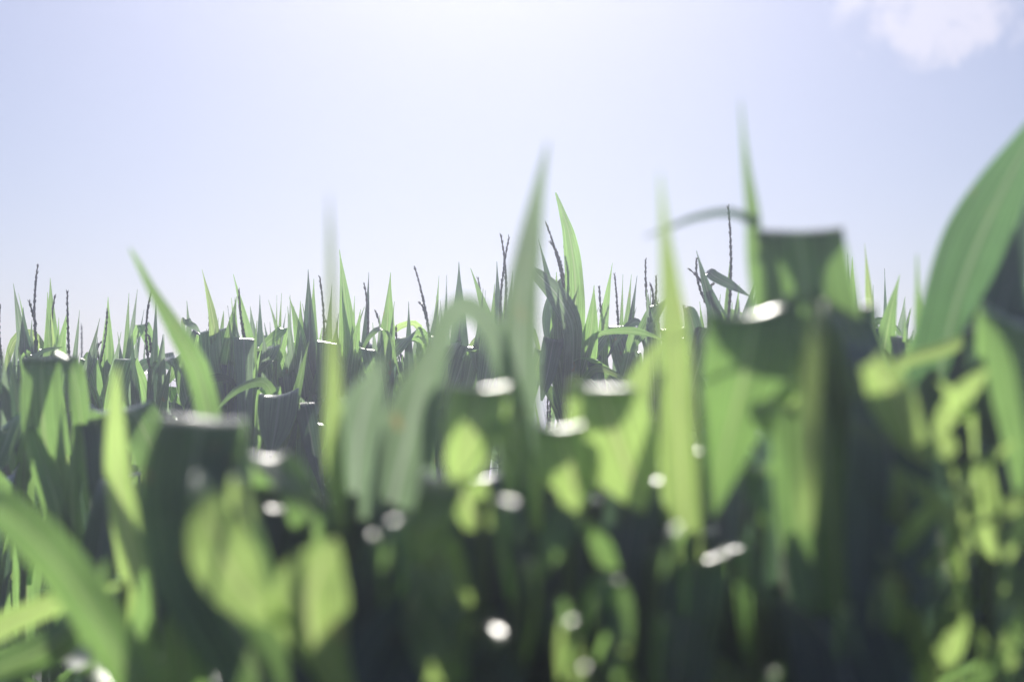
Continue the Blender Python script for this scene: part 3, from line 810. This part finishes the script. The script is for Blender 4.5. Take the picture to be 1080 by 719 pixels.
# narrow leaf ends that catch the sun among the dark leaves
GLINTS = [(786, 572), (791, 592), (936, 607), (592, 628), (597, 652), (484, 632), (640, 606), (655, 672), (818, 703), (395, 560), (715, 552), (990, 616), (1004, 606),
          (420, 545), (535, 525), (1020, 505), (890, 640), (700, 650), (350, 690), (560, 590), (1066, 640), (250, 500), (612, 700)]
ug = [q for q in NEAR if q.d < 1.2 and q.top_py >= 560 and q.px > 200]
gr = random.Random(9)
for x, y in GLINTS:
    q = min(ug, key=lambda n_: abs(n_.px - x))
    d = gr.uniform(.94, 1.0)
    s_ = gr.choice((-1, 1))
    w_ = gr.uniform(8, 15)
    q.leaf([(x + (q.px - x) * .5, y + 110, q.d, 8), (x - s_ * 6, y + 40, d + .03, w_ * .7), (x - s_ * 2, y + 6, d + .012, w_), (x, y, d, w_), (x + s_ * 4, y + 7, d - .014, w_),
            (x + s_ * 12, y + 34, d - .03, w_ * .6), (x + s_ * 16, y + 56, d - .03, 1)], ang=gr.uniform(-25, 25), lit=(.55, .85), mat=gr.choice((LEAF, LEAF_OLD)), fold=.1)

# leaves added to the nearest row, close behind the hanging ones, to keep the sun off them
SKY_LINE = [(150, 480), (180, 452), (262, 462), (300, 530), (360, 515), (400, 530), (440, 530), (480, 500), (500, 430), (530, 480), (600, 505),
            (650, 490), (705, 505), (745, 370), (840, 355), (862, 290), (892, 315), (930, 430), (985, 450), (1010, 400), (1050, 330), (1120, 330)]


def line_y(x):
    for (a, b), (c, d_) in zip(SKY_LINE, SKY_LINE[1:]):
        if a <= x <= c:
            return b + (d_ - b) * (x - a) / (c - a)
    return 480


near = [q for q in NEAR if q.d < 1.5 and q.px > 160]
bk = random.Random(5)
for i in range(92):
    x = bk.uniform(165, 1075)
    y = line_y(x) + (8 if i % 2 else bk.uniform(20, 230))
    q = min(near, key=lambda n_: abs(n_.px - x) + bk.uniform(0, 40))
    d = bk.uniform(1.12, 1.34)
    w_ = bk.uniform(50, 85)
    sx = x + bk.uniform(-40, 40)
    q.leaf([(x + (q.px - x) * .5, y + 130, d + .06, w_ * .5), (x, y + 45, d + .05, w_ * .9), (x, y + 8, d + .03, w_), (x, y, d, w_), (x + (sx - x) * .1, y + 10, d - .03, w_),
            (x + (sx - x) * .6, y + 110, d - .05, w_), (sx, y + 260, d - .06, w_ * .3)], ang=bk.uniform(-25, 25), mat=bk.choice((LEAF, LEAF_DEEP, LEAF_DEEP)), fold=.15, spare=True)

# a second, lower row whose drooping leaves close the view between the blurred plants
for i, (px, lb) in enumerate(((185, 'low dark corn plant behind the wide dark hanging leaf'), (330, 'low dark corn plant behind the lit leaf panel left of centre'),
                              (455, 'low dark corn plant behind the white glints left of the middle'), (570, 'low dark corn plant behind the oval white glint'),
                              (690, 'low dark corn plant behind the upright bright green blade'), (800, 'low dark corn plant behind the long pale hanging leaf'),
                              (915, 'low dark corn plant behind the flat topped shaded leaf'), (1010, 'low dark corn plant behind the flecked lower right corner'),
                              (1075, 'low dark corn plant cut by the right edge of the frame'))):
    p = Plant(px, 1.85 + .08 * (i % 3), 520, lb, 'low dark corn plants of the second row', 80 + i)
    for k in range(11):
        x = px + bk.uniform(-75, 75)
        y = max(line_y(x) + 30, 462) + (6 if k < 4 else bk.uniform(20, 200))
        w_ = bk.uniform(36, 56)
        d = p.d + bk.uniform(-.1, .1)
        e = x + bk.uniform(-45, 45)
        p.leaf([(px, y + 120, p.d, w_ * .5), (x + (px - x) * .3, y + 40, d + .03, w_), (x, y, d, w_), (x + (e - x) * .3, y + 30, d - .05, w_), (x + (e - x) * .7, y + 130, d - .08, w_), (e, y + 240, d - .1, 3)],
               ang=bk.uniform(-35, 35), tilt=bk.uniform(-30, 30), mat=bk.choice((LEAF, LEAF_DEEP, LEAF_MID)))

# ------------------------------------------------------------------ the rows behind, copies of a few plants
protos = [make_generic(100 + i, tass=(i % 4 != 3)) for i in range(9)]
rng = random.Random(77)
used = [False] * len(protos)


def put(x, y, label, group, scl=1.0):
    k = rng.randrange(len(protos))
    rz = rng.uniform(0, 6.28)
    sc = scl * rng.uniform(0.94, 1.03)
    copy_plant(protos[k], x, y, rz, sc, label, group)


ROWS = [(2.62, 0.86, 'shorter corn plant standing low in front of the focused tassels', 'shorter corn plants before the focused rows', 0.22),
        (3.55, 1.0, 'ordinary corn plant filling the focused row between the outstanding tips', 'fill plants of the focused rows', 0.15),
        (4.2, 1.0, 'corn plant in the row just behind the focused tassels', 'corn plants just behind the focused rows', 0.16),
        (5.0, 0.98, 'slightly soft corn plant two rows behind the focused tassels', 'corn plants two rows back', 0.2),
        (5.9, 0.98, 'soft distant corn plant seen through gaps in the focused rows', 'distant corn plants in the gaps', 0.22),
        (6.9, 0.98, 'far blurred corn plant near the end of the field', 'far corn plants at the end of the field', 0.25)]
for y, scl, lb, gp, step in ROWS:
    half = 0.37 * y + 0.25
    x = -half
    while x < half:
        put(x + rng.uniform(-.05, .05), y + rng.uniform(-.12, .12), lb, gp, scl)
        x += step * rng.uniform(0.85, 1.2)
# plants of the nearest rows beyond the frame edges and low between the blurred ones
for (x, y) in ((-.86, 1.75), (-.62, 1.78), (-.08, 1.7), (.12, 1.75), (.3, 1.68), (.48, 1.76), (.68, 1.74), (.88, 1.7)):
    put(x, y, 'low corn plant mostly hidden behind the blurred nearest row', 'low corn plants behind the nearest row', 0.80)
for o in protos:
    for c in list(o.children):
        bpy.data.objects.remove(c)
    bpy.data.objects.remove(o)

# ------------------------------------------------------------------ let the sun reach the leaves that are lit in the photograph
from mathutils.bvhtree import BVHTree
sun_dir = Vector((math.sin(R(SUN_A)) * math.cos(R(SUN_E)), math.cos(R(SUN_A)) * math.cos(R(SUN_E)), math.sin(R(SUN_E))))
gone = 0
for o in SPARE:
    par = Vector(o.parent.location)
    t = BVHTree.FromPolygons([v.co + par for v in o.data.vertices], [tuple(p_.vertices) for p_ in o.data.polygons])
    for c, own in LIT:
        to_cam = CAM - c
        if t.ray_cast(c + sun_dir * .004, sun_dir, 3)[0] is not None or t.ray_cast(c + to_cam.normalized() * .004, to_cam.normalized(), to_cam.length)[0] is not None:
            bpy.data.objects.remove(o); gone += 1
            break

print('spare leaves removed', gone, 'of', len(SPARE))

# ------------------------------------------------------------------ ground
import bmesh
bm = bmesh.new()
bmesh.ops.create_grid(bm, x_segments=120, y_segments=120, size=GROUND)
for v in bm.verts:
    if abs(v.co.x) < 12 and abs(v.co.y) < 12:
        v.co.z = -0.02 + 0.02 * math.sin(v.co.y * 8.4) + rng.uniform(-.01, .01)
me = bpy.data.meshes.new('ground'); bm.to_mesh(me); bm.free()
me.materials.append(SOIL)
g = bpy.data.objects.new('ground', me); COL.objects.link(g)
g['kind'] = 'structure'

# ------------------------------------------------------------------ sky, sun
SUN_EL, SUN_AZ = R(SUN_E), R(SUN_A)          # azimuth from +Y towards +X
w = bpy.data.worlds.new('World'); scene.world = w; w.use_nodes = True
nt = w.node_tree; N = nt.nodes; L = nt.links; N.clear()
out = N.new('ShaderNodeOutputWorld'); bg = N.new('ShaderNodeBackground')
sky = N.new('ShaderNodeTexSky'); sky.sky_type = 'NISHITA'; sky.sun_disc = False
sky.sun_elevation = SUN_EL; sky.sun_rotation = SUN_AZ
sky.air_density = 1.0; sky.dust_density = DUST; sky.ozone_density = 1.5; sky.altitude = 100
bg.inputs['Strength'].default_value = SKY_S
# one ragged cloud high on the right
tc = N.new('ShaderNodeTexCoord')
cd = (at(985, 2, 1.0) - CAM).normalized()
sub = N.new('ShaderNodeVectorMath'); sub.operation = 'SUBTRACT'; sub.inputs[1].default_value = cd
L.new(tc.outputs['Generated'], sub.inputs[0])
scl = N.new('ShaderNodeVectorMath'); scl.operation = 'MULTIPLY'; scl.inputs[1].default_value = (1 / .078, 1 / .078, 1 / .048)
L.new(sub.outputs[0], scl.inputs[0])
ln = N.new('ShaderNodeVectorMath'); ln.operation = 'LENGTH'; L.new(scl.outputs[0], ln.inputs[0])
mk = N.new('ShaderNodeMapRange'); mk.inputs['From Min'].default_value = 0.1; mk.inputs['From Max'].default_value = 1.15
mk.inputs['To Min'].default_value = 1.0; mk.inputs['To Max'].default_value = 0.0
L.new(ln.outputs['Value'], mk.inputs['Value'])
cn = N.new('ShaderNodeTexNoise'); cn.inputs['Scale'].default_value = 30; cn.inputs['Detail'].default_value = 9; cn.inputs['Roughness'].default_value = .62
cn.inputs['Distortion'].default_value = .4
L.new(tc.outputs['Generated'], cn.inputs['Vector'])
am = N.new('ShaderNodeMath'); am.operation = 'MULTIPLY_ADD'; am.inputs[1].default_value = 2.6; am.inputs[2].default_value = -1.12
L.new(cn.outputs['Fac'], am.inputs[0])
ad = N.new('ShaderNodeMath'); ad.operation = 'ADD'; L.new(am.outputs[0], ad.inputs[0]); L.new(mk.outputs[0], ad.inputs[1])
sm = N.new('ShaderNodeMapRange'); sm.interpolation_type = 'SMOOTHSTEP'
sm.inputs['From Min'].default_value = .32; sm.inputs['From Max'].default_value = 1.0; sm.inputs['To Max'].default_value = .95
pm = N.new('ShaderNodeMapRange'); pm.inputs['From Max'].default_value = 0.25      # nothing outside the cloud's own patch of sky
L.new(mk.outputs[0], pm.inputs['Value'])
pm2 = N.new('ShaderNodeMath'); pm2.operation = 'MULTIPLY'; L.new(ad.outputs[0], pm2.inputs[0]); L.new(pm.outputs[0], pm2.inputs[1])
L.new(pm2.outputs[0], sm.inputs['Value'])
mx = N.new('ShaderNodeMix'); mx.data_type = 'RGBA'
L.new(sm.outputs[0], mx.inputs['Factor'])
L.new(sky.outputs[0], mx.inputs[6]); mx.inputs[7].default_value = (*CLOUD, 1)
tint = N.new('ShaderNodeVectorMath'); tint.operation = 'MULTIPLY'; tint.inputs[1].default_value = TINT
L.new(mx.outputs[2], tint.inputs[0]); L.new(tint.outputs[0], bg.inputs['Color']); L.new(bg.outputs[0], out.inputs['Surface'])

sd = Vector((math.sin(SUN_AZ) * math.cos(SUN_EL), math.cos(SUN_AZ) * math.cos(SUN_EL), math.sin(SUN_EL)))
sl_ = bpy.data.lights.new('sun', 'SUN'); sl_.energy = SUN_S; sl_.angle = R(0.53); sl_.color = (1.0, 0.95, 0.87)
so = bpy.data.objects.new('sun', sl_); COL.objects.link(so)
so.rotation_euler = sd.to_track_quat('Z', 'Y').to_euler(); so.location = (0, 6, 8)

# ------------------------------------------------------------------ haze volume, added in place of the lens veil
if HAZE > 0:
    m, nt, N, L = new_mat('veil_haze')
    out = N.new('ShaderNodeOutputMaterial'); pv = N.new('ShaderNodeVolumePrincipled')
    pv.inputs['Color'].default_value = (*HAZE_C, 1); pv.inputs['Density'].default_value = HAZE
    pv.inputs['Anisotropy'].default_value = HAZE_G
    L.new(pv.outputs[0], out.inputs['Volume'])
    s = GROUND + 1.0
    z0, z1 = -1.2, 2.6
    vs = [(x, y, z) for z in (z0, z1) for y in (-s, s) for x in (-s, s)]
    h = mesh_obj('haze', vs, [(0, 2, 3, 1), (4, 5, 7, 6), (0, 1, 5, 4), (2, 6, 7, 3), (0, 4, 6, 2), (1, 3, 7, 5)], m)
    h.data.polygons.foreach_set('use_smooth', [False] * 6)
    h['kind'] = 'stuff'

# ------------------------------------------------------------------ camera
cam = bpy.data.cameras.new('camera'); cam.lens = 50; cam.sensor_width = 36
cam.dof.use_dof = True; cam.dof.focus_distance = 3.4; cam.dof.aperture_fstop = FSTOP
cam.clip_start = 0.05; cam.clip_end = 2000
co = bpy.data.objects.new('camera', cam); COL.objects.link(co)
co.location = CAM; co.rotation_euler = (R(90) + PITCH, 0, 0)
scene.camera = co

scene.view_settings.view_transform = 'Standard'; scene.view_settings.look = 'None'
scene.view_settings.gamma = 1.0; scene.view_settings.exposure = EXPO
scene.cycles.use_denoising = True
scene.cycles.max_bounces = 8; scene.cycles.transmission_bounces = 6; scene.cycles.diffuse_bounces = 5; scene.cycles.volume_bounces = 1
scene.cycles.sample_clamp_indirect = 6
